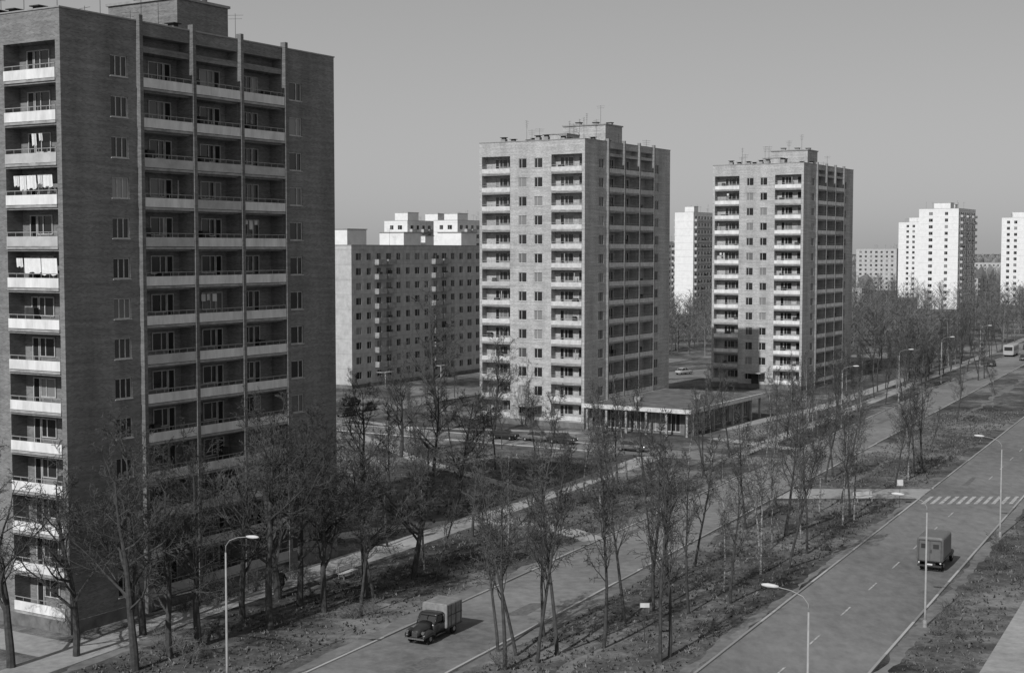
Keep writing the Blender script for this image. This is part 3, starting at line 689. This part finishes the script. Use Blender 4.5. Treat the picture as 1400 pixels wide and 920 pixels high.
def bus(x, y, rz):
    e = empty('city_bus', (x, y, .034), rz); b = MB(); b.loft([(-4.6,0,1.1,.5,2.7),(-4.5,0,1.24,.4,2.85),(4.4,0,1.24,.4,2.85),(4.6,0,1.12,.5,2.65)], 28, 8); b.obj('body', M_clight, e)
    gl = MB()
    for s in (-1,1):
        for i in range(7): gl.quad((-4.1+i*1.2,s*1.25,1.5),(-3.1+i*1.2,s*1.25,1.5),(-3.1+i*1.2,s*1.25,2.3),(-4.1+i*1.2,s*1.25,2.3))
    for s in (-1,1): gl.quad((s*4.62,-.95,1.5),(s*4.62,.95,1.5),(s*4.6,.95,2.4),(s*4.6,-.95,2.4))
    gl.obj('windows', M_cglass, e); wheels(e, [(2.9,1.05),(2.9,-1.05),(-2.6,1.05),(-2.6,-1.05)], .48, .28)
bus(*P(-55.4,350), RA)
DV = math.atan2(-.517,.856)
car(-1,194.6,DV,M_cdark); car(3.2,192.6,DV+math.pi,M_cmid); car(6.8,190.2,DV,M_cdark); car(15.5,183,DV,M_cmid)
car(-26,222,1.1,M_cdark); car(-23.5,230,1.1,M_cmid); car(-27,238,1.1,M_cdark); car(36,297,.7,M_clight); car(44,303,.7,M_cdark)

# ------------------------------------------------------------ pedestrians
def person(name, x, y, rz, coat, phase=1, s=1.0):
    e = empty(name, (x, y, .01), rz)
    V = [(0,0,.95,.15),(0,0,1.15,.16),(0,0,1.38,.17),(0,0,1.5,.07),(0,0,1.56,.055),
         (0,.1,.88,.11),(.16*phase,.1,.5,.085),(.06*phase,.1,.1,.055),(.22*phase,.1,.04,.045),
         (0,-.1,.88,.11),(-.02*phase,-.1,.5,.085),(-.34*phase,-.1,.12,.055),(-.2*phase,-.1,.04,.045),
         (0,.2,1.42,.08),(-.1*phase,.26,1.15,.06),(.0*phase,.27,.9,.045),(.03,.27,.82,.035),
         (0,-.2,1.42,.08),(.1*phase,-.26,1.15,.06),(.24*phase,-.27,.93,.045),(.28*phase,-.27,.85,.035)]
    E = [(0,1),(1,2),(2,3),(3,4),(0,5),(5,6),(6,7),(7,8),(0,9),(9,10),(10,11),(11,12),(2,13),(13,14),(14,15),(15,16),(2,17),(17,18),(18,19),(19,20)]
    me = bpy.data.meshes.new('body'); me.from_pydata([v[:3] for v in V], E, []); me.materials.append(coat)
    o = bpy.data.objects.new('body', me); link(o); o.parent = e
    sk = o.modifiers.new('Skin', 'SKIN')
    for i, sv in enumerate(me.skin_vertices[0].data): sv.radius = (V[i][3], V[i][3]); sv.use_root = (i == 0)
    o.modifiers.new('Sub', 'SUBSURF').levels = 1; sk.use_smooth_shade = True
    c = MB(); c.tube([(0,0,.62),(0,0,.9),(0,0,1.15),(0,0,1.42)], [.25,.21,.19,.17], 14); c.obj('coat', coat, e, True)
    h = MB(); h.tube([(0,0,1.55),(.01,0,1.59),(.015,0,1.66),(.01,0,1.73),(0,0,1.77)], [.05,.085,.1,.085,.03], 12); h.tube([(.1,0,1.67),(.13,0,1.645)],[.012,.018],5)
    for s2 in (-1,1): h.tube([(0,s2*.095,1.64),(0,s2*.105,1.69)],[.02,.025],5)
    h.obj('head', M_skin, e, True)
    hr = MB(); hr.tube([(-.03,0,1.66),(-.02,0,1.73),(-.01,0,1.79),(-.01,0,1.8)], [.1,.1,.06,.01], 12); hr.obj('hair', M_coat, e, True)
    e.scale = (s,s,s)
person('pedestrian', *P(-72.3+.2, 107), RA, M_coat); person('pedestrian', *P(-73.2, 107.8), RA, M_coat2, -1, .95)
person('pedestrian', *P(-73.5, 128), RA+math.pi, M_coat, 1)

# ------------------------------------------------------------ light, sky, camera
PHI, EL = math.radians(30.2), math.radians(36.5)
w = bpy.data.worlds.new('World'); scene.world = w; w.use_nodes = True; N = w.node_tree.nodes; L = w.node_tree.links
bg = N['Background']; sky = N.new('ShaderNodeTexSky'); sky.sky_type = 'NISHITA'; sky.sun_disc = False
sky.sun_elevation = EL; sky.sun_rotation = math.pi+PHI; sky.dust_density = 2.0
bw = N.new('ShaderNodeRGBToBW'); pw = N.new('ShaderNodeMath'); pw.operation = 'POWER'; pw.inputs[1].default_value = .28
ml = N.new('ShaderNodeMath'); ml.operation = 'MULTIPLY'; ml.inputs[1].default_value = 2.2
tc = N.new('ShaderNodeTexCoord'); sx = N.new('ShaderNodeSeparateXYZ'); L.new(tc.outputs['Generated'], sx.inputs[0])
hz = N.new('ShaderNodeMapRange'); hz.inputs[1].default_value = 0; hz.inputs[2].default_value = .3; hz.inputs[3].default_value = 1.42; hz.inputs[4].default_value = .95
L.new(sx.outputs[2], hz.inputs[0]); m2 = N.new('ShaderNodeMath'); m2.operation = 'MULTIPLY'
L.new(sky.outputs[0], bw.inputs[0]); L.new(bw.outputs[0], pw.inputs[0]); L.new(pw.outputs[0], ml.inputs[0]); L.new(ml.outputs[0], m2.inputs[0]); L.new(hz.outputs[0], m2.inputs[1]); L.new(m2.outputs[0], bg.inputs[0])
bg.inputs[1].default_value = .1
sd = bpy.data.lights.new('sun', 'SUN'); sd.energy = 3.2; sd.angle = math.radians(.6); so = bpy.data.objects.new('sun', sd); link(so)
so.rotation_euler = Vector((math.sin(PHI)*math.cos(EL), math.cos(PHI)*math.cos(EL), -math.sin(EL))).to_track_quat('-Z', 'Y').to_euler()
cd = bpy.data.cameras.new('camera'); cam = bpy.data.objects.new('camera', cd); link(cam); scene.camera = cam
cd.sensor_width = 36; cd.lens = 50; cd.clip_end = 12000; cd.clip_start = 1
cam.location = (0, 0, 26); cam.rotation_euler = (math.radians(90-3.47), 0, 0)
scene.view_settings.view_transform = 'Standard'; scene.view_settings.look = 'None'; scene.view_settings.exposure = 0
